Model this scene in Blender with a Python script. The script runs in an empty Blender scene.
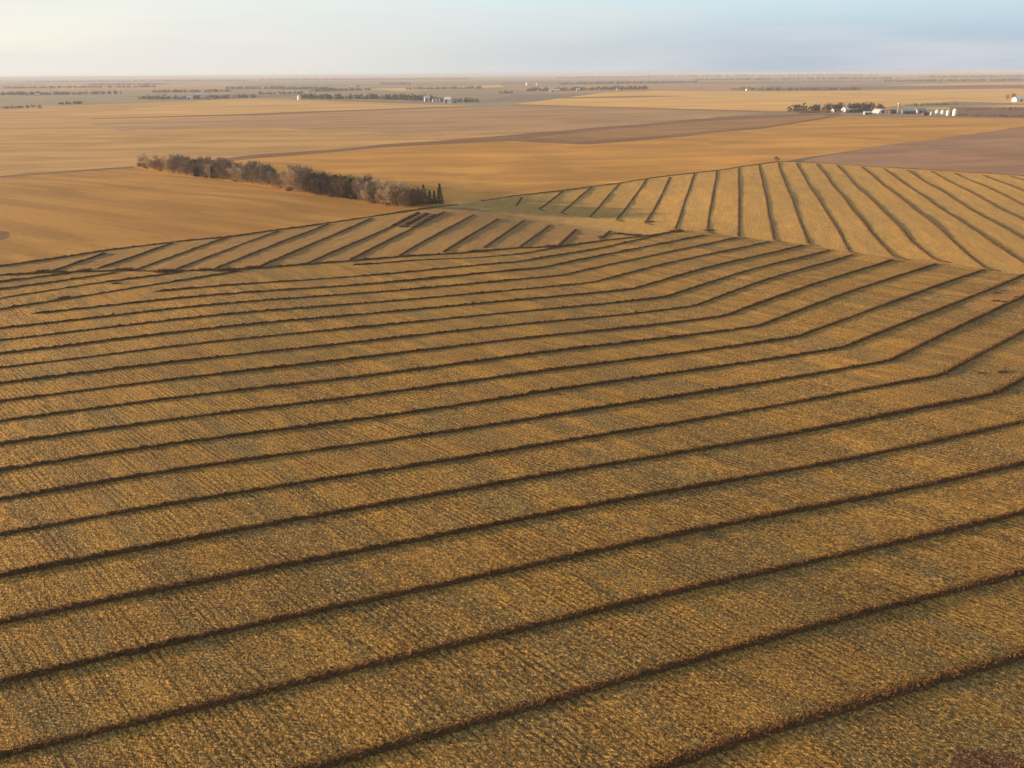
import bpy, math, random
import numpy as np
from mathutils import Vector, Matrix, Euler
from mathutils.geometry import delaunay_2d_cdt

random.seed(7)
RS = np.random.RandomState(11)
sc = bpy.context.scene
COL = sc.collection
R = math.radians

# ------------------------------------------------------------------ camera
W_, H_ = 1024, 768
FPX, YH, ROLL, CAMH = 834.0, 74.0, R(0.37), 57.0
PITCH = math.atan((384 - YH) / FPX)
_F = Vector((0, math.cos(PITCH), -math.sin(PITCH)))
_U0 = Vector((0, math.sin(PITCH), math.cos(PITCH)))
_R0 = Vector((1, 0, 0))
_R = _R0 * math.cos(ROLL) - _U0 * math.sin(ROLL)
_U = _U0 * math.cos(ROLL) + _R0 * math.sin(ROLL)
cam = bpy.data.cameras.new('camera')
cam.sensor_fit = 'HORIZONTAL'
cam.sensor_width = 36.0
cam.lens = FPX / W_ * 36.0
cam.clip_start = 0.5
cam.clip_end = 90000
camo = bpy.data.objects.new('camera', cam)
COL.objects.link(camo)
m = Matrix((( _R.x, _U.x, -_F.x), (_R.y, _U.y, -_F.y), (_R.z, _U.z, -_F.z)))
camo.matrix_world = Matrix.Translation((0, 0, CAMH)) @ m.to_4x4()
sc.camera = camo

# ------------------------------------------------------------------ light
SUN_EL = R(6.0)
SHADOW_DIR = R(-9)                 # heading of the shadows on the ground (0 = to the right)
sx, sy = -math.cos(SHADOW_DIR), -math.sin(SHADOW_DIR)
SUN = Vector((sx * math.cos(SUN_EL), sy * math.cos(SUN_EL), math.sin(SUN_EL)))
sl = bpy.data.lights.new('sun', 'SUN')
sl.energy = 5.0
sl.angle = R(0.9)
sl.color = (1.0, 0.72, 0.42)
so = bpy.data.objects.new('sun', sl)
so.rotation_euler = SUN.to_track_quat('Z', 'Y').to_euler()
so.location = (-200, 100, 300)
COL.objects.link(so)

wd = bpy.data.worlds.new('World')
sc.world = wd
wd.use_nodes = True
nt = wd.node_tree
nt.nodes.clear()
sky = nt.nodes.new('ShaderNodeTexSky')
sky.sky_type = 'NISHITA'
sky.sun_disc = False
sky.sun_elevation = SUN_EL
sky.sun_rotation = math.atan2(SUN.x, SUN.y)
sky.altitude = 300
sky.air_density = 1.0
sky.dust_density = 2.5
sky.ozone_density = 1.6
bg = nt.nodes.new('ShaderNodeBackground')
bg.inputs['Strength'].default_value = 0.08
wo = nt.nodes.new('ShaderNodeOutputWorld')
# thin veil of high cloud: low saturation, faint streaks
tc = nt.nodes.new('ShaderNodeTexCoord')
mp = nt.nodes.new('ShaderNodeMapping')
mp.inputs['Scale'].default_value = (1.6, 1.6, 16.0)
nz = nt.nodes.new('ShaderNodeTexNoise')
nz.inputs['Scale'].default_value = 1.7
nz.inputs['Detail'].default_value = 5
nz.inputs['Roughness'].default_value = 0.55
L = nt.links.new
def wmath(op, a, b=0.0):
    n = nt.nodes.new('ShaderNodeMath'); n.operation = op
    for i, x in ((0, a), (1, b)):
        if isinstance(x, (int, float)): n.inputs[i].default_value = x
        else: L(x, n.inputs[i])
    return n.outputs[0]
def wrange(v, a, b, c, d):
    n = nt.nodes.new('ShaderNodeMapRange'); n.interpolation_type = 'SMOOTHSTEP'
    for k, x in zip(('From Min', 'From Max', 'To Min', 'To Max'), (a, b, c, d)): n.inputs[k].default_value = x
    L(v, n.inputs['Value']); return n.outputs[0]
def wmix(f, a, b):
    n = nt.nodes.new('ShaderNodeMix'); n.data_type = 'RGBA'
    for i, x in ((0, f), (6, a), (7, b)):
        if isinstance(x, tuple): n.inputs[i].default_value = (*x, 1)
        elif isinstance(x, float): n.inputs[i].default_value = x
        else: L(x, n.inputs[i])
    return n.outputs[2]
L(tc.outputs['Generated'], mp.inputs['Vector'])
L(mp.outputs['Vector'], nz.inputs['Vector'])
sep = nt.nodes.new('ShaderNodeSeparateXYZ'); L(tc.outputs['Generated'], sep.inputs[0])
sdir = wmath('ADD', wmath('MULTIPLY', sep.outputs[0], sx), wmath('MULTIPLY', sep.outputs[1], sy))   # toward the sun's side
side = wrange(sdir, -0.32, 0.85, 0.0, 1.0)
VEIL_FAR, VEIL_SUN = (2.3, 2.75, 3.3), (5.2, 4.8, 4.0)          # bluish away from the sun, cream on its side
veil = wmix(side, VEIL_FAR, VEIL_SUN)
veil = wmix(wrange(sep.outputs[2], 0.01, 0.09, 0.0, 0.95), veil, wmix(side, (3.1, 4.15, 4.55), (4.7, 4.75, 4.3)))      # paler and bluer a little higher up
streak = wrange(nz.outputs['Fac'], 0.35, 0.72, 0.0, 1.0)
veil = wmix(wmath('MULTIPLY', streak, 0.55), veil, (4.0, 3.9, 3.95))
low = wrange(sep.outputs[2], 0.04, 0.5, 0.95, 0.45)          # the veil is thick low down, thin overhead
L(wmix(low, sky.outputs['Color'], veil), bg.inputs['Color'])
L(bg.outputs['Background'], wo.inputs['Surface'])

sc.view_settings.view_transform = 'Standard'
sc.view_settings.look = 'None'
sc.view_settings.gamma = 1.0
sc.view_settings.exposure = 1.35
sc.view_settings.use_curve_mapping = False
sc.render.resolution_x, sc.render.resolution_y = W_, H_
sc.render.engine = 'CYCLES'
sc.cycles.max_bounces = 4
sc.cycles.diffuse_bounces = 2
sc.cycles.volume_bounces = 0

# ------------------------------------------------------------------ helpers
def relief(x, y):
    """gentle swell of the land, flat far away"""
    x = np.asarray(x, float); y = np.asarray(y, float)
    r = np.hypot(x, y)
    w = np.clip((1500 - r) / 700, 0, 1)
    z = 0.42 * np.sin(x / 31 + 0.6 * np.sin(y / 47) + 1.3) * np.sin(y / 43 + 0.5 * np.sin(x / 52) + 0.4)
    z += 0.30 * np.sin((x * 0.6 + y * 0.8) / 19.0 + 2 * np.sin(x / 83))* np.sin((x - y) / 37.0)
    z += 0.9 * np.sin(x / 95 + 0.3) * np.sin(y / 120 + 1.0)
    z -= 2.8 * np.exp(-((x - 48 - 0.25 * (y - 390)) / 52) ** 2 - ((y - 395) / 75) ** 2)      # swale added east of the tree belt, shaped to deepen the shade there
    return z * w

def at(px, py):
    """a place on the ground from where it was sighted"""
    d = _F * FPX + _R * (px - 512) + _U * (384 - py)
    t = CAMH / max(-d.z, 0.8)
    for _ in range(30):
        t = 0.5 * t + 0.5 * (CAMH - float(relief(d.x * t, d.y * t))) / max(-d.z, 0.8)
    return (d.x * t, d.y * t)

def P(pts):
    return [at(*p) for p in pts]

def inside(px, py, poly):
    x = np.asarray(px); y = np.asarray(py)
    c = np.zeros(x.shape, bool)
    n = len(poly)
    j = n - 1
    for i in range(n):
        xi, yi = poly[i]; xj, yj = poly[j]
        if yi != yj:
            cond = ((yi > y) != (yj > y)) & (x < (xj - xi) * (y - yi) / (yj - yi) + xi)
            c ^= cond
        j = i
    return c

def tag(o, label=None, cat=None, group=None, kind=None):
    if label: o['label'] = label
    if cat: o['category'] = cat
    if group: o['group'] = group
    if kind: o['kind'] = kind
    return o

def mesh_np(name, V, T, mats, parent=None, smooth=False, loc=None, mi=None):
    """V (n,3), T (m,k) equal sized faces"""
    me = bpy.data.meshes.new(name)
    V = np.ascontiguousarray(V, np.float32); T = np.ascontiguousarray(T, np.int32)
    k = T.shape[1]
    me.vertices.add(len(V)); me.vertices.foreach_set('co', V.ravel())
    me.loops.add(T.size); me.loops.foreach_set('vertex_index', T.ravel())
    me.polygons.add(len(T))
    me.polygons.foreach_set('loop_start', np.arange(0, T.size, k, dtype=np.int32))
    me.polygons.foreach_set('loop_total', np.full(len(T), k, np.int32))
    for mt in (mats if isinstance(mats, (list, tuple)) else [mats]):
        me.materials.append(mt)
    if mi is not None:
        me.polygons.foreach_set('material_index', np.ascontiguousarray(mi, np.int32))
    me.update(calc_edges=True)
    me.polygons.foreach_set('use_smooth', np.full(len(T), smooth, bool))
    o = bpy.data.objects.new(name, me)
    COL.objects.link(o)
    if parent: o.parent = parent
    if loc: o.location = loc
    return o

def mesh_py(name, V, Fc, mat, parent=None, smooth=False):
    me = bpy.data.meshes.new(name)
    me.from_pydata([tuple(v) for v in V], [], [tuple(f) for f in Fc])
    me.materials.append(mat)
    me.update()
    if smooth: me.polygons.foreach_set('use_smooth', [True] * len(me.polygons))
    o = bpy.data.objects.new(name, me)
    COL.objects.link(o)
    if parent: o.parent = parent
    return o

def empty(name, loc, rz=0):
    o = bpy.data.objects.new(name, None)
    o.empty_display_size = 1
    o.location = loc; o.rotation_euler = (0, 0, rz)
    COL.objects.link(o)
    return o

# ------------------------------------------------------------------ materials
class NT:
    def __init__(s, name):
        s.m = bpy.data.materials.new(name); s.m.use_nodes = True
        s.t = s.m.node_tree; s.t.nodes.clear()
        s.out = s.t.nodes.new('ShaderNodeOutputMaterial')
        s.b = s.t.nodes.new('ShaderNodeBsdfPrincipled')
        s.b.inputs['Roughness'].default_value = 0.95
        s.b.inputs['Specular IOR Level'].default_value = 0.15
        s.t.links.new(s.b.outputs[0], s.out.inputs['Surface'])
        g = s.t.nodes.new('ShaderNodeNewGeometry')
        s.pos = g.outputs['Position']; s.geo = g
    def l(s, a, b): s.t.links.new(a, b)
    def map(s, ang, scale, src=None):
        # Point mapping scales before it rotates: rotate first, then scale along the rotated axes
        a = s.t.nodes.new('ShaderNodeMapping'); a.inputs['Rotation'].default_value = (0, 0, -R(ang))
        b = s.t.nodes.new('ShaderNodeMapping'); b.inputs['Scale'].default_value = scale
        s.l(src or s.pos, a.inputs['Vector']); s.l(a.outputs[0], b.inputs['Vector'])
        return b.outputs[0]
    def noise(s, vec, scale=1, detail=3, rough=0.55, dist=0):
        n = s.t.nodes.new('ShaderNodeTexNoise')
        n.inputs['Scale'].default_value = scale; n.inputs['Detail'].default_value = detail
        n.inputs['Roughness'].default_value = rough; n.inputs['Distortion'].default_value = dist
        s.l(vec, n.inputs['Vector']); return n.outputs['Fac']
    def rng(s, v, a, b, c=0, d=1):
        n = s.t.nodes.new('ShaderNodeMapRange')
        for k, x in zip(('From Min', 'From Max', 'To Min', 'To Max'), (a, b, c, d)): n.inputs[k].default_value = x
        s.l(v, n.inputs['Value']); return n.outputs[0]
    def mix(s, fac, a, b, mode='MIX'):
        n = s.t.nodes.new('ShaderNodeMix'); n.data_type = 'RGBA'; n.blend_type = mode
        for i, x in ((0, fac), (6, a), (7, b)):
            if isinstance(x, (int, float)): n.inputs[i].default_value = x
            elif isinstance(x, tuple): n.inputs[i].default_value = (*x, 1) if len(x) == 3 else x
            else: s.l(x, n.inputs[i])
        return n.outputs[2]
    def math(s, op, a, b):
        n = s.t.nodes.new('ShaderNodeMath'); n.operation = op
        for i, x in ((0, a), (1, b)):
            if isinstance(x, (int, float)): n.inputs[i].default_value = x
            else: s.l(x, n.inputs[i])
        return n.outputs[0]
    def bump(s, h, strength, dist):
        n = s.t.nodes.new('ShaderNodeBump')
        n.inputs['Strength'].default_value = strength; n.inputs['Distance'].default_value = dist
        s.l(h, n.inputs['Height']); s.l(n.outputs[0], s.b.inputs['Normal']); return n
    def color(s, c):
        if isinstance(c, tuple): s.b.inputs['Base Color'].default_value = (*c, 1)
        else: s.l(c, s.b.inputs['Base Color'])

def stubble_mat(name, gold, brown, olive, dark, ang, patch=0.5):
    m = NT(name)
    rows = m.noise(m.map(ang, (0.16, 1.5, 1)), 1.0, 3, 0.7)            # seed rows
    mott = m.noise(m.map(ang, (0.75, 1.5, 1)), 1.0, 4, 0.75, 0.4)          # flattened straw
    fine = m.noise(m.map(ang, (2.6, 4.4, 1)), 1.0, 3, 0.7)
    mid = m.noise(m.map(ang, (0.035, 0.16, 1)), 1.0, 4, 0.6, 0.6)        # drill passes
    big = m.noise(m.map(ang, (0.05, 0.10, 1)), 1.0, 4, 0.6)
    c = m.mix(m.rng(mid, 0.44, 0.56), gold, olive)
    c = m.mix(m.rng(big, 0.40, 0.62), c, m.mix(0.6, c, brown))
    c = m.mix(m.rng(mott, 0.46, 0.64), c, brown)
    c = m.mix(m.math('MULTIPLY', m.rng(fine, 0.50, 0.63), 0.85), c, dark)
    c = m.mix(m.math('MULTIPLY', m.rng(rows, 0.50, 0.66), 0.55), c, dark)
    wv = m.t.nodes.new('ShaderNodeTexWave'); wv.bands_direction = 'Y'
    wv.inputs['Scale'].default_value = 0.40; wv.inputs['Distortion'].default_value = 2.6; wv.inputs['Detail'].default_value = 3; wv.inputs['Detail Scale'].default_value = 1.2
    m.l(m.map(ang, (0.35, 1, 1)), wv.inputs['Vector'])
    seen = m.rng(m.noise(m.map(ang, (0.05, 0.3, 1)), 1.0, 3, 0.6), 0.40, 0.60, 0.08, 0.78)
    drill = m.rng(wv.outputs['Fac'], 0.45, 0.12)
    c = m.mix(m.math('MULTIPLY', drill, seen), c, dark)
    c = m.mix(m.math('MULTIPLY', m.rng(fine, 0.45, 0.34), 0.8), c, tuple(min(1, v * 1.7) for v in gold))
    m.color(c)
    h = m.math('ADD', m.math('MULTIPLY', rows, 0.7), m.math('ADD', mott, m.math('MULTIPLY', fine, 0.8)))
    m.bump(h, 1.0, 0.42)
    return m.m

def field_mat(name, a, b, ang, sw=0.05, line=None, bump=0.12):
    m = NT(name)
    st = m.noise(m.map(ang, (0.004, sw, 1)), 1.0, 4, 0.6, 0.2)
    big = m.noise(m.map(ang, (0.004, 0.011, 1)), 1.0, 3, 0.5, 0.5)
    fn = m.noise(m.map(ang, (0.25, 0.9, 1)), 1.0, 3, 0.7)
    c = m.mix(m.rng(big, 0.38, 0.64), a, b)
    c = m.mix(m.math('MULTIPLY', m.rng(st, 0.42, 0.60), 0.7), c, tuple(v * 0.72 for v in b))
    c = m.mix(m.math('MULTIPLY', m.rng(fn, 0.5, 0.68), 0.45), c, tuple(v * 0.6 for v in b))
    m.color(c)
    m.bump(fn, 0.8, bump)
    return m.m

def prairie_mat(name):
    """distant quarter sections, each its own crop"""
    m = NT(name)
    v = m.map(17, (1 / 1500., 1 / 620., 0))
    sn = m.t.nodes.new('ShaderNodeVectorMath'); sn.operation = 'FLOOR'; m.l(v, sn.inputs[0])
    wn = m.t.nodes.new('ShaderNodeTexWhiteNoise'); wn.noise_dimensions = '2D'; m.l(sn.outputs[0], wn.inputs['Vector'])
    rp = m.t.nodes.new('ShaderNodeValToRGB'); rp.color_ramp.interpolation = 'CONSTANT'
    cols = [(0, (.30, .21, .14)), (.2, (.40, .28, .15)), (.38, (.24, .17, .13)), (.52, (.30, .26, .17)), (.68, (.46, .34, .2)), (.8, (.2, .13, .1)), (.9, (.34, .22, .15))]
    e = rp.color_ramp.elements
    e[0].position, e[0].color = 0, (*cols[0][1], 1)
    e[1].position, e[1].color = cols[1][0], (*cols[1][1], 1)
    for p_, c_ in cols[2:]:
        q = e.new(p_); q.color = (*c_, 1)
    m.l(wn.outputs['Value'], rp.inputs['Fac'])
    st = m.noise(m.map(17, (0.0012, 0.006, 1)), 1.0, 4, 0.6)
    m.color(m.mix(m.math('MULTIPLY', m.rng(st, 0.42, 0.65), 0.5), rp.outputs[0], (.2, .15, .1)))
    return m.m

SEED = -47
MAT = {}
MAT['prairie'] = prairie_mat('distant_prairie')
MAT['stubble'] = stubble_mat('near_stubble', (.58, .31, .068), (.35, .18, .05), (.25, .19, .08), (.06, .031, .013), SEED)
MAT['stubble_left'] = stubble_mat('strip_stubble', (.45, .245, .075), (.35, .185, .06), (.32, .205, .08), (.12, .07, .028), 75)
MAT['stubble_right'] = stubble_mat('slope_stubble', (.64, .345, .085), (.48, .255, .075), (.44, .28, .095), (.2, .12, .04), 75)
MAT['pass'] = field_mat('headland_pass', (.50, .32, .13), (.42, .26, .11), -35, 0.3)
MAT['orange'] = field_mat('orange_stubble', (.53, .255, .058), (.44, .20, .045), -33, 0.09)
MAT['gold'] = field_mat('golden_stubble', (.68, .325, .07), (.57, .26, .055), 8, 0.03)
MAT['lightgold'] = field_mat('pale_golden_stubble', (.84, .475, .15), (.74, .40, .12), 5, 0.015)
MAT['amber'] = field_mat('amber_stubble', (.72, .40, .135), (.64, .35, .115), 5, 0.015)
MAT['tan'] = field_mat('tan_stubble', (.64, .345, .12), (.54, .28, .095), 6, 0.03)
MAT['mauve'] = field_mat('mauve_tilled_soil', (.52, .29, .135), (.45, .25, .12), 20, 0.02)
MAT['mauvebrown'] = field_mat('brown_tilled_soil', (.42, .225, .125), (.36, .19, .105), 15, 0.03)
MAT['brown'] = field_mat('dry_brown_grass', (.43, .22, .085), (.36, .18, .072), 20, 0.02)
MAT['darkbrown'] = field_mat('dark_ditch_grass', (.29, .15, .066), (.24, .122, .055), 20, 0.03)
MAT['greengrey'] = field_mat('grey_green_pasture', (.36, .27, .16), (.31, .235, .14), 20, 0.01)
MAT['olive'] = field_mat('olive_pasture', (.25, .185, .09), (.21, .155, .075), 10, 0.02)
MAT['redbrown'] = field_mat('red_brown_grass', (.30, .16, .10), (.25, .13, .08), 5, 0.02)
MAT['orange_bare'] = stubble_mat('orange_bare_patch', (.62, .305, .075), (.44, .21, .062), (.42, .24, .085), (.09, .045, .018), SEED)
MAT['red_mud'] = stubble_mat('red_brown_bare_earth', (.26, .13, .065), (.20, .09, .045), (.22, .12, .06), (.06, .028, .014), SEED)
MAT['mud'] = field_mat('bare_mud', (.24, .13, .07), (.18, .095, .05), 0, 0.2)

# ------------------------------------------------------------------ ground: one sheet cut along the field edges
EDGE = [(-200, 290), (-80, 276), (0, 266.5), (63, 257.5), (106, 250.5), (178, 241.5), (229, 236.7), (260, 232), (332, 222.3), (409, 210.7), (460, 204.7)]
TOP = [(480, 201), (516, 195.6), (560, 191), (592, 186.6), (646, 178.7), (695, 172.9), (740, 166.8), (777, 161.5), (816, 162.6), (870, 166.5), (929, 169.7), (1024, 175.8), (1200, 192), (1400, 210)]
HEAD = [(-200, 281), (0, 275), (50, 271.9), (127, 270.8), (165, 271.6), (210, 270.4), (254, 268.6), (306, 264.5), (402, 257), (460, 253.5), (513, 248), (551, 246.7), (604, 240.5), (660, 233.5)]
RBOT = [(515, 206), (538, 209.5), (560, 213), (589, 216.8), (616, 220.3), (645, 223.2), (674, 229), (706, 232), (739, 237), (774, 240.8), (809, 244.6), (850, 252.5), (895, 257.8), (938, 261), (988, 269.5), (1030, 276), (1100, 290), (1300, 330)]
BELT = [(135, 167), (170, 175), (220, 180), (263, 186.4), (319, 196), (359, 202), (402, 207.5), (442, 203)]
FIELDS = [
    ('greengrey', [(-400, 100), (256, 90), (256, 98), (130, 103), (0, 108), (-400, 122)]),
    ('tan', [(-400, 122), (0, 109), (130, 103), (256, 98), (420, 104), (512, 110), (512, 136), (380, 146), (256, 157), (135, 167), (60, 171.7), (0, 176.5), (-400, 215)]),
    ('amber', [(215, 99.8), (256, 99.6), (300, 101), (420, 104.3), (480, 105.7), (420, 108), (256, 113.8), (200, 116), (60, 116), (150, 107)]),
    ('darkbrown', [(90, 118.6), (256, 113.4), (420, 107.6), (482, 105.4), (482, 106.1), (420, 108.8), (256, 115), (90, 119)]),
    ('greengrey', [(256, 91), (365, 89), (500, 87), (512, 95), (480, 103), (430, 101), (300, 99.5), (256, 98)]),
    ('mauve', [(170, 119), (256, 115), (420, 108.8), (482, 106), (512, 105), (768, 112.5), (700, 118.5), (600, 127.4), (512, 135.5), (400, 134), (256, 127), (120, 131), (90, 124)]),
    ('darkbrown', [(200, 161.5), (256, 154.5), (380, 144.5), (512, 135), (600, 127), (700, 118.5), (768, 115), (840, 113.5), (840, 117), (768, 128), (650, 139.5), (585, 144.5), (512, 141), (380, 147.6), (256, 158.5), (205, 164)]),
    ('brown', [(530, 138), (600, 130), (700, 121.5), (768, 117.6), (825, 115), (825, 117), (768, 125.8), (640, 137.4), (580, 141.3)]),
    ('gold', [(135, 168), (134, 166), (205, 163.5), (256, 158.5), (380, 147.6), (512, 141), (585, 144.5), (650, 139.5), (768, 128), (840, 116.5), (1024, 118.5), (1400, 121), (1400, 124), (1024, 126), (860, 149), (790, 160.5), (777, 161.5), (740, 166.8), (592, 186.6), (480, 201), (460, 204.7), (442, 203.5), (402, 209), (359, 203.5), (319, 197.5), (263, 188), (220, 181.5), (170, 176.5)]),
    ('lightgold', [(540, 101), (620, 90.5), (768, 91.5), (1024, 88.5), (1400, 86), (1400, 104), (1024, 107), (800, 112.5), (768, 111.5), (512, 104.5)]),
    ('brown', [(512, 104), (600, 106.4), (768, 110.8), (840, 112), (840, 113), (768, 112.6), (600, 108), (512, 105.5)]),
    ('brown', [(560, 97.5), (640, 95.6), (700, 96), (640, 97.4), (560, 98.8)]),
    ('greengrey', [(880, 107.5), (955, 101.2), (1024, 103.5), (1024, 105), (895, 109)]),
    ('redbrown', [(950, 107), (1300, 107), (1300, 117), (1024, 117.5), (950, 116)]),
    ('mauvebrown', [(800, 161.5), (860, 149), (1024, 126), (1400, 124), (1400, 211), (1024, 175.8), (929, 169.7), (870, 166.5), (816, 162.6)]),
    ('mauve', [(-400, 92), (60, 88.5), (256, 86), (256, 88.5), (80, 91), (-400, 96)]),
    ('tan', [(40, 87), (180, 84.6), (260, 84), (230, 86), (60, 88.6)]),
    ('olive', [(130, 96.5), (256, 94), (300, 94.5), (290, 97), (150, 99)]),
    ('redbrown', [(500, 82.6), (700, 80.6), (705, 82), (500, 84.6)]),
    ('lightgold', [(600, 86.4), (735, 85), (770, 86), (640, 88)]),
    ('brown', [(330, 84), (500, 81.8), (505, 83), (340, 85.6)]),
    ('darkbrown', [(700, 83), (860, 80.6), (865, 81.8), (705, 84.4)]),
    ('mauvebrown', [(840, 79.6), (1100, 77.6), (1100, 79), (845, 81.2)]),
    ('lightgold', [(880, 85.5), (960, 83), (1200, 81), (1200, 83.5), (960, 85.5)]),
    ('lightgold', [(365, 89), (500, 85), (505, 87), (400, 91)]),
    ('mauve', [(500, 88), (620, 84), (760, 84), (740, 88), (560, 94)]),
    ('redbrown', [(768, 87.5), (1024, 84.5), (1200, 84), (1200, 86.5), (1024, 88), (768, 90)]),
    ('orange', [(-400, 215), (0, 178), (60, 173), (135, 168)] + BELT + EDGE[::-1] + [(-400, 310)]),
    ('darkbrown', [(-400, 213), (0, 176), (63, 171), (134, 166.3), (134, 168), (63, 172.6), (0, 178.2), (-400, 217)]),
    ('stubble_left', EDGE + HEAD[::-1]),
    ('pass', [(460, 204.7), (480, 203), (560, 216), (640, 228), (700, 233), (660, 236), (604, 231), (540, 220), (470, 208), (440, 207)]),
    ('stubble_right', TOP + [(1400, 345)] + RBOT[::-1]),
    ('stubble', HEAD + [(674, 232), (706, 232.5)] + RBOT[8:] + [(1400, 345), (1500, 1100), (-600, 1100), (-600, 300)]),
    ('orange_bare', [(962, 306), (975, 296), (990, 290), (1006, 286), (1024, 288), (1030, 296), (1008, 303), (990, 309), (972, 311)]),
    ('red_mud', [(950, 759), (962, 752), (985, 749), (1000, 753), (1012, 751), (1020, 760), (1014, 772), (985, 776), (955, 772)]),
    ('mud', [(-14, 234), (2, 231), (9, 232), (10, 237), (2, 240), (-14, 243)]),
]
FIELDS.insert(-4, ('stubble_right', [(460, 204.7), (480, 201), (516, 206), (560, 213), (645, 223), (706, 232), (660, 236), (560, 222), (470, 208)]))
GF = [(k, P(v)) for k, v in FIELDS]

pts, edges = [], []
for k, poly in GF:
    n0 = len(pts)
    # finer vertices along the edges so the sheet follows the relief
    n = 0
    for i, a in enumerate(poly):
        b = poly[(i + 1) % len(poly)]
        d = math.dist(a, b); rr = min(math.hypot(*a), math.hypot(*b))
        q = max(1, int(d / max(6, rr * 0.04))) if rr < 2500 else 1
        for j in range(min(q, 60)):
            t = j / min(q, 60)
            pts.append((a[0] + (b[0] - a[0]) * t, a[1] + (b[1] - a[1]) * t)); n += 1
    edges += [(n0 + i, n0 + (i + 1) % n) for i in range(n)]
r = 20.0
while r < 27000:
    st = max(2.2, r * 0.022) if r < 1600 else r * 0.05
    na = int(2 * math.pi * r / st)
    for i in range(na):
        a = (i + random.random() * 0.6) / na * 2 * math.pi
        if abs(((a - math.pi / 2 + math.pi) % (2 * math.pi)) - math.pi) > 1.1 and i % 4: continue
        pts.append((r * math.cos(a), r * math.sin(a)))
    r += st
res = delaunay_2d_cdt([Vector(p) for p in pts], edges, [], 0, 1e-4)
GV = np.array([(v.x, v.y) for v in res[0]]); GT = np.array([tuple(f) for f in res[2]])
cen = GV[GT].mean(1)
keys = list(MAT.keys())
mi = np.full(len(GT), keys.index('prairie'))
for k, poly in GF:
    mi[inside(cen[:, 0], cen[:, 1], poly)] = keys.index(k)
ground = mesh_np('ground', np.c_[GV, relief(GV[:, 0], GV[:, 1])], GT, [MAT[k] for k in keys], smooth=True, mi=mi)
tag(ground, 'flat open farmland of golden stubble and tilled soil reaching to the horizon', None, None, 'structure')

# ------------------------------------------------------------------ windrows
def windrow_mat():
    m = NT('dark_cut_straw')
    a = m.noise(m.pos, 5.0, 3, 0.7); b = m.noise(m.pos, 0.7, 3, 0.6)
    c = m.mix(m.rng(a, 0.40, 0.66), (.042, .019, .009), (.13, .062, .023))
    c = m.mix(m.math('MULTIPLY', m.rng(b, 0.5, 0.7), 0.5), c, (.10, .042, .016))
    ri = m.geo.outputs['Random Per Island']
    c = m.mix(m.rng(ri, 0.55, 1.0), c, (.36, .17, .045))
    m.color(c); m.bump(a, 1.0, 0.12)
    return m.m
WMAT = windrow_mat()

def resample(pl, step):
    out = [np.array(pl[0])]
    for a, b in zip(pl[:-1], pl[1:]):
        a = np.array(a); b = np.array(b); d = np.linalg.norm(b - a)
        q = max(1, int(d / step))
        for j in range(1, q + 1): out.append(a + (b - a) * j / q)
    return np.array(out)

def smooth_line(p, it):
    p = p.copy()
    for _ in range(it): p[1:-1] = (p[:-2] + 2 * p[1:-1] + p[2:]) / 4
    return p

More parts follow.
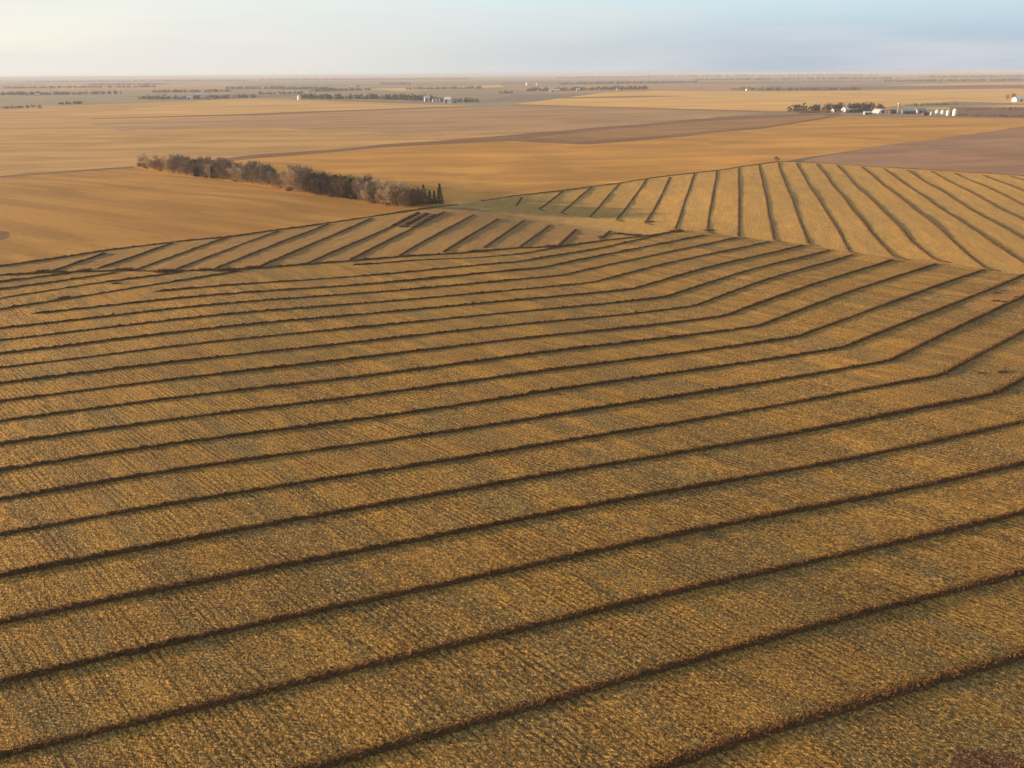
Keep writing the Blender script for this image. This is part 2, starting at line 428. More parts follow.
def windrow(line, label, group, width=1.2, height=0.31, wander=0.14, name='windrow', cat='windrow'):
    """a heaped ridge of cut stalks lying on the stubble"""
    p = smooth_line(resample(line, 1.0), 6)
    rr = np.hypot(p[:, 0], p[:, 1]).min()
    step = 0.28 if rr < 130 else (0.45 if rr < 230 else 0.9)
    p = resample([tuple(q) for q in p], step) if step < 0.9 else p
    n = len(p)
    t = np.gradient(p, axis=0); t /= np.linalg.norm(t, axis=1)[:, None] + 1e-9
    nn = np.c_[-t[:, 1], t[:, 0]]
    s = np.cumsum(np.r_[0, np.linalg.norm(np.diff(p, axis=0), axis=1)])
    ph = RS.rand(6) * 6.28
    wob = wander * (np.sin(s / 14 + ph[0]) * 0.5 + np.sin(s / 5.3 + ph[1]) * 0.15 + np.sin(s / 31 + ph[2]))
    p = p + nn * wob[:, None]
    def walk(sc_):
        k = max(1, int(sc_ / step)); z = RS.randn(n + 2 * k)
        z = np.convolve(z, np.ones(k) / math.sqrt(k), 'same')[k:-k] if k > 1 else z[k:-k]
        return z
    wv = width * np.clip(1 + 0.14 * walk(1.0) + 0.10 * walk(25), 0.55, 1.6)
    hv = height * np.clip(1 + 0.16 * walk(0.6) + 0.16 * walk(30), 0.5, 1.6)
    endt = np.clip(np.minimum(s, s[-1] - s) / 1.2, 0.05, 1)
    wv = wv * (0.5 + 0.5 * endt); hv = hv * endt
    prof = [(-0.5, -0.06), (-0.36, 0.28), (-0.18, 0.7), (0.02, 0.86), (0.2, 0.68), (0.38, 0.28), (0.5, -0.06)]
    K = len(prof)
    V = np.zeros((n, K, 3))
    for j, (u, h) in enumerate(prof):
        off = u * wv + RS.randn(n) * 0.09
        q = p + nn * off[:, None]
        V[:, j, :2] = q
        V[:, j, 2] = relief(q[:, 0], q[:, 1]) + (h * hv * (1 + 0.3 * RS.randn(n)) if h > 0 else -0.05)
    idx = np.arange(n * K).reshape(n, K)
    A = idx[:-1, :-1].ravel(); B = idx[1:, :-1].ravel(); C_ = idx[1:, 1:].ravel(); D = idx[:-1, 1:].ravel()
    T = np.r_[np.c_[A, B, C_], np.c_[A, C_, D]]
    V = V.reshape(-1, 3)
    # loose stalks sticking out
    dens = 75 if rr < 110 else (40 if rr < 180 else (10 if rr < 300 else 0))
    if dens:
        c = int(s[-1] * dens)
        i = RS.randint(0, n, c)
        u = RS.normal(0, 0.42, c)
        q = p[i] + nn[i] * (u * wv[i])[:, None] + RS.randn(c, 2) * 0.1
        base = relief(q[:, 0], q[:, 1]) + np.clip(hv[i] * (1 - (np.abs(u) * 2) ** 2), 0, 9)
        an = RS.rand(c) * 6.283; el = RS.rand(c) * 1.0
        ln = 0.16 + 0.24 * RS.rand(c)
        d = np.c_[np.cos(an) * np.cos(el), np.sin(an) * np.cos(el), np.sin(el)] * ln[:, None]
        sd = np.c_[-np.sin(an), np.cos(an), np.zeros(c)] * (0.025 + 0.03 * RS.rand(c))[:, None]
        o_ = np.c_[q, base]
        W = np.stack([o_ - sd, o_ + sd, o_ + d], 1).reshape(-1, 3)
        T = np.r_[T, np.arange(len(W)).reshape(-1, 3) + len(V)]
        V = np.r_[V, W]
    o0 = p[n // 2]
    org = np.array([o0[0], o0[1], float(relief(o0[0], o0[1]))])
    ob = mesh_np(name, V - org, T, WMAT, smooth=False, loc=tuple(org))
    return tag(ob, label, cat, group)

ORD = ['zeroth', 'first', 'second', 'third', 'fourth', 'fifth', 'sixth', 'seventh', 'eighth', 'ninth', 'tenth', 'eleventh', 'twelfth', 'thirteenth', 'fourteenth', 'fifteenth', 'sixteenth', 'seventeenth', 'eighteenth', 'nineteenth', 'twentieth']
def ordinal(i):
    if i <= 20: return ORD[i]
    if i > 100: return 'hundred-and-' + ordinal(i - 100)
    if i == 100: return 'hundredth'
    tens = {2: 'twenty', 3: 'thirty', 4: 'forty', 5: 'fifty', 6: 'sixty', 7: 'seventy', 8: 'eighty', 9: 'ninety'}
    w = {2: 'twentieth', 3: 'thirtieth', 4: 'fortieth', 5: 'fiftieth', 6: 'sixtieth', 7: 'seventieth', 8: 'eightieth', 9: 'ninetieth'}
    return w[i // 10] if i % 10 == 0 else tens[i // 10] + '-' + ORD[i % 10]

ra, rb, rc = -0.03058, 0.08411, -6.324          # row number = ra*X + rb*Y + rc
def row_y(n, X): return (n - rc - ra * X) / rb
KINK = {3: (999.5, 399), 4: (947, 380), 5: (892, 363.5), 6: (842, 347.5), 7: (797, 337.5), 8: (757, 326), 9: (722, 314), 10: (692, 303.5), 11: (662, 292.5), 12: (632, 287), 13: (592, 281), 14: (560, 275), 15: (540, 268.5), 16: (520, 261.5)}
REND = {3: (1024, 388), 4: (1024, 336), 5: (1024, 298), 6: (1027, 273.5), 7: (985, 269.5), 8: (936, 263.7), 9: (894, 260), 10: (854, 254.5), 11: (830, 250), 12: (804, 245), 13: (771, 241.5), 14: (738, 237.5), 15: (706, 235), 16: (672, 232)}
NG = 'long curving windrows of the near field'
LEFTX = -250
for n in range(-4, 17):
    line = []
    x0 = LEFTX
    if n == 15: x0 = at(61, 299)[0]
    if n == 16: x0 = at(172, 281.4)[0]
    line.append((x0, row_y(n, x0)))
    if n in KINK:
        k = at(*KINK[n])
        line.append((k[0], row_y(n, k[0])))
        e = at(*REND[n])
        if n >= 14:
            mid = {14: (640, 258), 15: (620, 252), 16: (600, 248.5)}[n]
            line.append(at(*mid))
        line.append(e)
        if n <= 6:      # runs on out of the picture
            kk = np.array(k); d = np.array(e) - kk; d /= np.linalg.norm(d)
            if n in (3,):
                d = np.array([math.cos(R(40)), math.sin(R(40))])
            if n <= 5: line[-1] = tuple(kk + d * 190)
        if n == 6: line.append(at(1045, 272.5))
    else:
        k3 = np.array(at(*KINK[3])); k5 = np.array(at(*KINK[5])); dk = (k3 - k5) / 2
        kk = k3 + dk * (3 - n) * 1.0
        line.append((kk[0], row_y(n, kk[0])))
        line.append((kk[0] + 150 * math.cos(R(38)), row_y(n, kk[0]) + 150 * math.sin(R(38))))
    lab = 'long brown straw windrow in the near field, %s counting up from the bottom right corner' % ordinal(n + 4)
    if n == -4: lab = 'brown straw windrow in the near field just below the bottom edge'
    if n == 16: lab = 'short upper brown windrow of the near field, starting below the weedy headland'
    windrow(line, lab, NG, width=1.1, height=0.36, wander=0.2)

UL = [[(-60, 321), (0, 309.4), (68, 298.6), (172, 281.9), (241, 270.8)],
      [(-60, 308), (0, 298.4), (90, 284.3), (182, 272)],
      [(-60, 297), (0, 289.5), (50, 282.6), (118, 272.4)],
      [(-60, 289), (0, 281.9), (50, 275.6), (72, 273)]]
for i, l in enumerate(UL):
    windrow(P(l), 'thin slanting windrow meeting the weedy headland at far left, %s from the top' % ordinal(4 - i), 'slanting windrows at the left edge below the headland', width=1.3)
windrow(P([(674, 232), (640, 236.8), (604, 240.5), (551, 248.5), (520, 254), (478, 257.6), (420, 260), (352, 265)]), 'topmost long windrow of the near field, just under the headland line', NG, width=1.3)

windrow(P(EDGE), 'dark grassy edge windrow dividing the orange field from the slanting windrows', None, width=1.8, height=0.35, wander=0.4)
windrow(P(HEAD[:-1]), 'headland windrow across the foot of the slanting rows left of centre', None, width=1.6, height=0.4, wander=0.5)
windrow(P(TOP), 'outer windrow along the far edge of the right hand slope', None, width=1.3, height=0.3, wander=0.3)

DG = [[(50.8, 271.7), (106.6, 253)], [(96.4, 269), (130, 258), (172, 243)], [(132, 271), (228.4, 237)], [(172.6, 270.4), (279.4, 231)],
      [(213, 269.4), (329, 224)], [(259.4, 266.8), (372, 218)], [(306, 263.8), (402, 222)], [(349, 260), (445, 212)], [(399, 256), (474, 214.5)],
      [(443, 252.5), (498.6, 218.9)], [(484, 248), (523.5, 220.3)], [(520.6, 246.7), (550, 224.7)], [(560, 245), (576, 229)], [(599.7, 239.4), (610, 230.6)]]
for i, l in enumerate(DG):
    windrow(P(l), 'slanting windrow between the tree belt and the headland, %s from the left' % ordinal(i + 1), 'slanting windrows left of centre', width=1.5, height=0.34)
RG = [[(522, 196.9), (515.6, 206)], [(563, 191), (538, 209.5)], [(591.8, 186.6), (560.7, 213)], [(619.6, 182.8), (589.4, 216.8)],
      [(646.5, 178.7), (615.8, 220.3)], [(670, 177), (645, 223.2)], [(694.3, 173.4), (674.4, 229)], [(716.9, 170), (706.6, 232)],
      [(738.6, 167.6), (739, 237)], [(759, 164), (774.4, 240.8)], [(777.6, 162), (793, 202.7), (809, 244.3)], [(795.8, 162.6), (820.7, 202.7), (850.6, 252.5)],
      [(816, 163.5), (841, 194), (870.5, 232), (895.4, 257.8)], [(836.8, 165.2), (876, 204), (911.5, 240.8), (938, 260.8)],
      [(861.7, 167), (899.8, 196.9), (952.5, 240.8), (987.7, 269.5)], [(883.7, 168.5), (929, 199.8), (973, 229), (1024, 262.8), (1040, 274)],
      [(907, 170), (946.7, 194), (987.7, 218.9), (1024, 239.4), (1080, 272)], [(930.6, 171), (981.8, 198.3), (1024, 220.3), (1120, 270)],
      [(954, 172.9), (987.7, 187.5), (1024, 205.7), (1150, 262)], [(981.8, 174.9), (1024, 191), (1180, 253)], [(1010, 176), (1100, 206), (1200, 243)]]
for i, l in enumerate(RG):
    q = P(l)
    if i >= 1 and i < 16:      # the hooked tail where the swather turned
        ex = l[-1]; q.append(at(ex[0] + 5, ex[1] + 1.0)); q.append(at(ex[0] + (13 if i > 8 else 8), ex[1] + 1.8))
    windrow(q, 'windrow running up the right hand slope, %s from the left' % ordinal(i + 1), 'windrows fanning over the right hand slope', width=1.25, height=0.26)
BR = [[(392, 226.3), (406, 219.5), (419, 213)], [(405, 225.5), (418, 219), (428, 213)], [(412, 228), (426, 220.5), (436, 214.5)], [(398, 227), (402, 226.6), (410, 226.4)]]
for i, l in enumerate(BR):
    windrow(P(l), ['dark doubled heap of straw by the spruce end of the tree belt, leftmost', 'dark doubled heap of straw by the spruce end of the tree belt, middle one',
                   'dark doubled heap of straw by the spruce end of the tree belt, rightmost', 'short dark cross heap of straw at the foot of the doubled heaps'][i],
            'dark doubled straw heaps by the tree belt', width=2.6, height=0.6)

# ------------------------------------------------------------------ standing stubble close to the viewer
def straw_mat():
    m = NT('straw_stalks')
    a = m.noise(m.map(SEED, (0.04, 0.16, 1)), 1.0, 3, 0.6)
    ri = m.t.nodes.new('ShaderNodeNewGeometry').outputs['Random Per Island']
    c = m.mix(ri, (.12, .068, .026), (.29, .165, .05))
    c = m.mix(m.math('MULTIPLY', m.rng(a, 0.4, 0.62), 0.5), c, (.17, .125, .06))
    m.color(c)
    return m.m
def stubble():
    a = R(SEED); d = np.array([math.cos(a), math.sin(a)]); nrm = np.array([-d[1], d[0]])
    out = []
    rows = np.arange(-260, 260, 0.42)
    for rw in rows:
        t = np.arange(-260, 260, 0.36)
        t = t + RS.rand(len(t)) * 0.3
        q = nrm * (rw + RS.randn(len(t)) * 0.06)[:, None] + d * t[:, None]
        r_ = np.hypot(q[:, 0], q[:, 1])
        ok = (q[:, 1] > 46) & (q[:, 1] < 200) & (np.abs(q[:, 0]) < 0.64 * q[:, 1] + 14)
        ok &= RS.rand(len(t)) < np.clip((88 / np.maximum(r_, 1)) ** 2.2, 0, 1) * np.clip((205 - r_) / 60, 0, 1)
        out.append(q[ok])
    q = np.concatenate(out)
    c = len(q)
    V = []
    for k in range(2):
        an = RS.rand(c) * 6.283; el = 0.35 + RS.rand(c) * 1.0; ln = 0.14 + 0.16 * RS.rand(c)
        b = q + RS.randn(c, 2) * 0.05
        o_ = np.c_[b, relief(b[:, 0], b[:, 1]) - 0.02]
        dd = np.c_[np.cos(an) * np.cos(el), np.sin(an) * np.cos(el), np.sin(el)] * ln[:, None]
        a2 = an + 1.57
        sd = np.c_[np.cos(a2), np.sin(a2), np.zeros(c)] * (0.03 + 0.035 * RS.rand(c))[:, None]
        V.append(np.stack([o_ - sd, o_ + sd, o_ + dd], 1).reshape(-1, 3))
    V = np.concatenate(V)
    ob = mesh_np('stubble', V, np.arange(len(V)).reshape(-1, 3), straw_mat())
    tag(ob, 'short golden stubble stalks and loose straw covering the near field', 'stubble', None, 'stuff')
stubble()

# ------------------------------------------------------------------ trees
def plain(name, a, b, scale=1.5, rough=0.9):
    m = NT(name); m.b.inputs['Roughness'].default_value = rough
    ri = m.geo.outputs['Random Per Island']
    n = m.noise(m.pos, scale, 2, 0.6)
    m.color(m.mix(m.math('ADD', m.math('MULTIPLY', ri, 0.6), m.math('MULTIPLY', n, 0.4)), a, b))
    return m.m
TM = {
    'grey': plain('grey_twigs', (.10, .078, .058), (.31, .242, .18)),
    'tan': plain('tan_twigs', (.27, .19, .115), (.58, .43, .285)),
    'brown': plain('brown_twigs', (.12, .07, .042), (.33, .20, .12)),
    'olive': plain('olive_twigs', (.08, .06, .04), (.19, .145, .095)),
    'spruce': plain('spruce_needles', (.012, .022, .012), (.045, .055, .03)),
}
BARK = {'grey': plain('grey_bark', (.13, .10, .08), (.2, .16, .13)), 'pale': plain('pale_bark', (.34, .27, .2), (.45, .37, .28)), 'dark': plain('dark_bark', (.06, .04, .03), (.1, .07, .05))}

def tube(V, Fc, a, b, r0, r1, k=5):
    a = Vector(a); b = Vector(b); d = (b - a).normalized()
    u = d.orthogonal().normalized(); v = d.cross(u)
    s = len(V)
    for c, r_ in ((a, r0), (b, r1)):
        for i in range(k):
            t = 2 * math.pi * i / k
            V.append(c + (u * math.cos(t) + v * math.sin(t)) * r_)
    for i in range(k):
        Fc.append((s + i, s + (i + 1) % k, s + k + (i + 1) % k, s + k + i))

def bare_tree(kind, bark, h, w, seed, twigs=1500, low=0.12):
    rnd = random.Random(seed)
    root = empty('tree', (0, 0, 0))
    V, Fc, tips = [], [], []
    nst = rnd.choice([1, 2, 3])
    for s in range(nst):
        a = rnd.random() * 6.28
        p0 = Vector((0.25 * s * math.cos(a), 0.25 * s * math.sin(a), -0.2))
        p1 = p0 + Vector((0.2 * w * math.cos(a) * .4, 0.2 * w * math.sin(a) * .4, h * 0.4))
        p2 = p1 + Vector((rnd.uniform(-.1, .1) * w, rnd.uniform(-.1, .1) * w, h * 0.45))
        tube(V, Fc, p0, p1, 0.2, 0.13); tube(V, Fc, p1, p2, 0.13, 0.03)
        tips.append(p2)
        for i in range(11):
            t = rnd.uniform(0.12, 0.95)
            st = p0.lerp(p1, t * 2) if t < .5 else p1.lerp(p2, t * 2 - 1)
            an = rnd.random() * 6.28; rr = w * 0.5 * rnd.uniform(.6, 1.05) * (1.05 - abs(t - 0.5) * 0.9)
            e = st + Vector((math.cos(an) * rr, math.sin(an) * rr, h * rnd.uniform(.08, .26)))
            e.z = min(e.z, h * rnd.uniform(.82, 1.0))
            mid = st.lerp(e, 0.5) + Vector((0, 0, -0.1 * rr))
            tube(V, Fc, st, mid, 0.07, 0.045, 4); tube(V, Fc, mid, e, 0.045, 0.015, 4)
            tips += [e, mid.lerp(e, .5), mid]
    mesh_py('trunk', V, Fc, BARK[bark], root)
    # crown: sprays of fine twigs round the limb ends
    c = twigs
    tp = np.array([tuple(t) for t in tips])
    i = RS.randint(0, len(tp), c)
    cl = tp[i] + RS.randn(c, 3) * np.array([w * .105, w * .105, h * .075])
    cl[:, 2] = np.clip(cl[:, 2], h * low * RS.rand(c), h * 1.04)
    dr = cl - np.array([0, 0, h * 0.35]); dr /= np.linalg.norm(dr, axis=1)[:, None]
    dr += RS.randn(c, 3) * .45; dr[:, 2] += .4
    ln = RS.uniform(.35, .95, c)
    sd = np.cross(dr, RS.randn(c, 3)); sd /= np.linalg.norm(sd, axis=1)[:, None]
    sd *= RS.uniform(.035, .12, c)[:, None]
    T = np.stack([cl - sd, cl + sd, cl + dr * ln[:, None]], 1).reshape(-1, 3)
    mesh_np('crown', T, np.arange(len(T)).reshape(-1, 3), TM[kind], root)
    return root

def spruce(h, w, seed):
    root = empty('tree', (0, 0, 0))
    V, Fc = [], []
    tube(V, Fc, (0, 0, -0.2), (0, 0, h * 0.97), 0.16, 0.02)
    mesh_py('trunk', V, Fc, BARK['dark'], root)
    c = 2600
    t = RS.rand(c) ** 1.4
    z = h * (0.05 + 0.95 * t)
    rad = w * 0.5 * (1 - t) ** 0.85 * (0.82 + 0.18 * np.sin(z * 9)) * np.sqrt(RS.uniform(.15, 1.1, c)) + .05
    an = RS.rand(c) * 6.283
    o_ = np.c_[np.cos(an) * rad, np.sin(an) * rad, z]
    d = np.c_[np.cos(an), np.sin(an), -0.35 + RS.randn(c) * .25] * RS.uniform(.25, .55, c)[:, None]
    sd = np.c_[-np.sin(an), np.cos(an), RS.randn(c) * .4] * RS.uniform(.06, .14, c)[:, None]
    T = np.stack([o_ - sd, o_ + sd, o_ + d], 1).reshape(-1, 3)
    mesh_np('crown', T, np.arange(len(T)).reshape(-1, 3), TM['spruce'], root)
    return root

def copy_tree(o):
    c = o.copy(); COL.objects.link(c)
    for ch in o.children:
        d = ch.copy(); COL.objects.link(d); d.parent = c
    return c

PROTO = {
    'grey': [bare_tree('grey', 'grey', 10, 8, 1), bare_tree('grey', 'grey', 9.5, 7, 2)],
    'tan': [bare_tree('tan', 'pale', 9.5, 7.0, 3, 1700), bare_tree('tan', 'pale', 8.5, 6.5, 4, 1500)],
    'brown': [bare_tree('brown', 'dark', 8.5, 7, 5, 1300), bare_tree('brown', 'grey', 7.5, 7.5, 6, 1300, 0.02)],
    'olive': [bare_tree('olive', 'dark', 9.5, 8.5, 7, 2400, 0.02), bare_tree('olive', 'dark', 9.0, 7.5, 8, 2200, 0.02)],
    'spruce': [spruce(9, 4.2, 9), spruce(8, 3.8, 10)],
    'shrub': [bare_tree('brown', 'dark', 3.4, 4.5, 11, 700, 0.0)],
}
LOOK = {'grey': 'bare grey twiggy tree', 'tan': 'pale tan bare tree', 'brown': 'reddish brown bushy tree', 'olive': 'dark dense leafy tree', 'spruce': 'dark green spruce', 'shrub': 'low reddish shrub'}
used = set()
def place(kind, x, y, sc_, label, group, hs=1.0, name='tree', cat='tree'):
    i = random.randrange(len(PROTO[kind]))
    src = PROTO[kind][i]
    if (kind, i) in used: o = copy_tree(src)
    else: o = src; used.add((kind, i))
    o.name = name
    o.location = (x, y, float(relief(x, y)) - 0.05)
    o.rotation_euler = (0, 0, random.random() * 6.28)
    o.scale = (sc_, sc_, sc_ * hs)
    return tag(o, label, cat, group)

BX = [b[0] for b in BELT]; BY = [b[1] for b in BELT]
def kind_at(x, back):
    rr = random.random()
    if x < 142: return 'shrub' if not back else 'tan'
    if x < 164: return 'tan' if rr < .6 else 'brown'
    if x < 200: return 'grey' if rr < .8 else 'olive'
    if x < 222: return 'grey' if rr < .65 else 'tan'
    if x < 250: return ['tan', 'brown', 'grey'][int(rr * 3)]
    if x < 268: return 'grey' if rr < .75 else 'olive'
    if x < 292: return 'tan' if rr < .5 else ('brown' if rr < .8 else 'grey')
    if x < 318: return 'olive' if rr < .8 else 'grey'
    if x < 356: return 'olive' if rr < .6 else ('grey' if rr < .8 else 'brown')
    if x < 374: return 'tan' if rr < .75 else 'olive'
    if x < 397: return 'brown' if rr < .6 else 'tan'
    if x < 410: return 'tan' if rr < .4 else 'brown'
    return 'grey'
belt = []
xs = 133.5
while xs < 412:
    by = float(np.interp(xs, BX, BY))
    g0 = np.array(at(xs, by))
    dist = float(np.hypot(*g0))
    for row in range(3):
        if row == 2 and (xs < 160 or random.random() < .15): continue
        k = kind_at(xs, row)
        off = np.array([0.62, 0.78]) * (3.0 + row * 5.0) + np.array([random.uniform(-1, 1), random.uniform(-1, 1)])
        s = random.uniform(.78, 1.12) * (0.72 if xs > 408 else 1)
        if xs < 165: s *= .9
        belt.append((xs + row * 4, k, g0 + off, s))
    xs += 3.9 * FPX / dist * random.uniform(.8, 1.15)
for x, dy, s in ((197, -1, 1.25), (214, -1, 1.15), (337, -3, 1.3), (347, -2, 1.2), (352, -2, 1.25), (318, -2, 1.1), (419, -1.5, .95), (424, -1.2, 1.0), (430, -.8, .8), (434.5, -.5, .76), (440, 0, 1.02), (413, -1.5, .95)):
    g = np.array(at(x, float(np.interp(x, BX, BY)) + dy))
    belt.append((x, 'spruce', g, s))
belt.sort(key=lambda b: b[0])
for i, (x, k, g, s) in enumerate(belt):
    place(k, g[0], g[1], s, '%s in the long tree belt, %s from its left end' % (LOOK[k], ordinal(i + 1)), 'trees of the long shelter belt')
for j, (x, y) in enumerate(((146, 168.6), (205, 178), (235, 181.8), (290, 190.7), (330, 197), (372, 203.2), (388, 205.4))):
    g = at(x, y)
    place('shrub', g[0], g[1], random.uniform(.55, .8), 'low reddish shrub at the near foot of the tree belt, %s from the left' % ordinal(j + 1), 'shrubs at the foot of the tree belt', .8, 'shrub', 'shrub')
g = at(777, 161); place('olive', g[0], g[1], .42, 'lone dark bush at the far corner of the right hand slope', None, .9, 'bush', 'bush')
g = at(40, 108.5); place('brown', g[0], g[1], 1.0, 'lone brown tree on the distant field edge at far left', None)
g = at(1007, 99.5); place('brown', g[0], g[1], 1.25, 'brown tree left of the white barn at the right edge', 'trees by the white barn')
g = at(1013, 98.5); place('olive', g[0], g[1], 1.3, 'dark taller tree just behind the white barn at the right edge', 'trees by the white barn')

# weeds: ragged dark clumps on the headland
WEED = plain('dead_weeds', (.07, .035, .02), (.2, .1, .055))
def weed_mesh(seed, c=420, w=3.2, h=.9):
    rs = np.random.RandomState(seed)
    o_ = np.c_[rs.randn(c) * w * .42, rs.randn(c) * w * .3, np.zeros(c)]
    an = rs.rand(c) * 6.283; el = rs.uniform(.5, 1.5, c); ln = h * rs.uniform(.4, 1.1, c)
    d = np.c_[np.cos(an) * np.cos(el), np.sin(an) * np.cos(el), np.sin(el)] * ln[:, None]
    sd = np.c_[-np.sin(an), np.cos(an), 0 * an] * rs.uniform(.05, .13, c)[:, None]
    T = np.stack([o_ - sd, o_ + sd, o_ + d], 1).reshape(-1, 3)
    o = mesh_np('weed_clump', T, np.arange(len(T)).reshape(-1, 3), WEED)
    return o
wp = [weed_mesh(3), weed_mesh(4, 300, 2.4, .7)]
WL = [(42, 271.5, 1.0), (57, 272, .9), (84, 271, 1.1), (118, 270, 1.2), (126, 270, 1.0), (162, 271.5, 1.3), (168, 271.5, 1.3), (176, 271, 1.0), (204, 270, 1.0), (222, 270.5, 1.3), (232, 270.2, 1.2),
      (250, 267.8, 1.3), (256, 268, 1.1), (116, 283.5, .8), (64, 298, .8), (549, 246.5, 1.3), (556, 246.8, 1.2), (562, 245, .8), (619, 234, 1.0), (628, 235, 1.1), (636, 235.5, 1.0), (601, 237, 1.0), (676, 231.5, 1.4), (708, 230.5, 1.2), (650, 222, .9),
      (1003, 291, .5), (997, 293, .55), (1004, 302, .5), (996, 301, .5), (1016, 297, .45), (1002, 372, .5), (980, 373, .4)]
for i, (x, y, s) in enumerate(WL):
    o = wp[i] if i < 2 else wp[i % 2].copy()
    if i >= 2: COL.objects.link(o)
    g = at(x, y)
    o.location = (g[0], g[1], float(relief(*g))); o.rotation_euler = (0, 0, R(20) + random.uniform(-.4, .4)); o.scale = (s * .8, s * .7, s * .9)
    if x < 260 and not (y > 285 and x < 100): where = 'on the left headland'
    elif x > 900: where = 'in the bare patch at right'
    elif x < 100: where = 'at the windrow fork by the left edge'
    else: where = 'where the headlands meet near the centre'
    grp = lambda q: 0 if q[0] > 900 else (1 if q[0] < 260 and not (q[1] > 285 and q[0] < 100) else (2 if q[0] < 260 else 3))
    k = 1 + sum(1 for w2 in WL if grp(w2) == grp(WL[i]) and w2[0] < x)
    tag(o, 'ragged dark dead weeds %s, %s from the left' % (where, ordinal(k)), 'weeds', 'clumps of dead weeds')

# ------------------------------------------------------------------ far woods: tree lines seen as one mass
FARW = [plain('far_bare_wood', (.10, .085, .07), (.19, .16, .12), .02), plain('far_dark_wood', (.05, .045, .03), (.11, .09, .06), .02), plain('far_red_brush', (.16, .08, .05), (.26, .14, .09), .02)]
def wood(line, h, depth, label, mt=0, dens=1.0):
    g = P(line)
    L_ = sum(math.dist(a, b) for a, b in zip(g[:-1], g[1:]))
    n = int(min(400, max(10, L_ / max(6, h * .8)))) ; n = int(n * dens)
    seg = resample(g, L_ / n)
    V = []
    for q in seg:
        for k in range(2):
            if RS.rand() < .12: continue
            hh = h * RS.uniform(.55, 1.15); ww = hh * RS.uniform(.6, 1.0) + (L_ / n) * .35
            cx = q[0] + RS.randn() * 2; cy = q[1] + RS.rand() * depth
            c = 46
            th = RS.rand(c) * 6.283; ph = RS.uniform(-1, 1, c); rad = np.sqrt(1 - ph ** 2) * RS.uniform(.6, 1.05, c)
            o_ = np.c_[cx + np.cos(th) * rad * ww * .5, cy + np.sin(th) * rad * ww * .5, hh * (.5 + .5 * ph)]
            s_ = hh * .16
            V.append((o_[:, None, :] + RS.randn(c, 3, 3) * s_).reshape(-1, 3))
    V = np.concatenate(V); V[:, 2] = np.maximum(V[:, 2], -.2)
    V[:, 2] += relief(V[:, 0], V[:, 1])
    o = mesh_np('tree_line', V, np.arange(len(V)).reshape(-1, 3), FARW[mt])
    tag(o, label, 'tree line', None, 'stuff')
wood([(-60, 96), (0, 95), (60, 94.8), (116, 94)], 9, 40, 'faint far tree line behind the tall pale tower at far left')
wood([(-60, 111), (0, 109), (30, 107.5)], 4, 12, 'low dark hedge line at the far left edge below the tower')
wood([(58, 104.5), (82, 103.8)], 5, 12, 'short low row of far shrubs below the tower')
wood([(135, 99.5), (180, 99.6), (222, 98.6), (252, 98)], 8, 60, 'far tree belt around the white farm buildings left of centre')
wood([(82, 85.5), (120, 85), (160, 84.8)], 10, 150, 'very distant tree line above the left farm')
wood([(222, 89.2), (270, 89), (330, 90.2)], 10, 120, 'distant tree line right of the left farm')
wood([(298, 99), (330, 99.4), (365, 99.2), (400, 100), (432, 101.2)], 11, 45, 'dark far tree belt running right from the white silo', 1)
wood([(432, 101.4), (455, 102.2), (478, 102.4)], 8, 30, 'far trees around the two white farm buildings near the centre')
wood([(310, 92), (340, 91), (368, 90.4)], 9, 90, 'distant tree line above the dark belt')
wood([(380, 84.6), (408, 84.4)], 11, 150, 'short very distant wood above the centre farm')
wood([(498, 93.6), (512, 93.4)], 7, 40, 'tiny far clump of trees left of the long white shed')
wood([(528, 91.4), (560, 91), (600, 90.2), (648, 89.4)], 11, 90, 'far tree belt behind the long white shed', 1)
wood([(735, 90.2), (768, 90.6), (820, 90.4), (862, 90)], 9, 60, 'far reddish tree line above the right farmstead', 0)
wood([(650, 77.2), (760, 76.8), (880, 76)], 26, 900, 'dark wooded ridge on the horizon right of centre', 1)
wood([(560, 78.4), (650, 77.6)], 18, 900, 'thin dark wood on the horizon at centre', 1)
wood([(940, 78), (1060, 77)], 18, 500, 'thin dark wood on the horizon at right', 1)
wood([(256, 80.6), (380, 80), (470, 79.6)], 18, 500, 'thin wood on the horizon left of centre', 0)
wood([(0, 88.6), (70, 88), (150, 87.4)], 9, 120, 'very distant tree line above the tall pale tower', 0)
wood([(150, 92.6), (200, 92.2), (226, 91.8)], 8, 80, 'distant tree line just above the left farm', 1)
wood([(256, 94.4), (300, 94)], 7, 60, 'short far tree row left of the white silo', 0)
wood([(405, 89.8), (450, 89.2), (480, 88.8)], 9, 90, 'distant tree row above the far centre farm', 0)
wood([(560, 84.6), (640, 83.6), (700, 83)], 11, 160, 'very distant tree row above the long white shed', 1)
wood([(700, 80.4), (800, 79.6), (900, 79)], 14, 300, 'very distant dark tree row right of centre', 1)
wood([(900, 82), (960, 81.4), (1040, 80.8)], 11, 220, 'very distant tree row at the right edge', 1)
wood([(20, 82.6), (140, 81.6), (240, 81.2)], 16, 400, 'faint wood on the horizon at left', 0)
wood([(842, 112.9), (870, 112.3), (892, 112.6)], 5, 8, 'dark yard trees between the sheds of the right farmstead', 1)
wood([(795, 112.4), (830, 111.6), (862, 110.4), (888, 110)], 9, 35, 'dark tree belt behind the right farmstead', 1, 1.6)
wood([(800, 113.6), (830, 112.8)], 5, 10, 'reddish brush at the left end of the right farmstead', 2)
wood([(958, 110), (990, 110), (1040, 110)], 3.5, 14, 'upper row of reddish brush right of the grain bins', 2)
wood([(956, 115.6), (990, 116.5), (1040, 117)], 3, 10, 'lower row of reddish brush right of the grain bins', 2)
wood([(905, 106.4), (960, 104.6)], 3.5, 20, 'low olive brush behind the grain bins', 0)

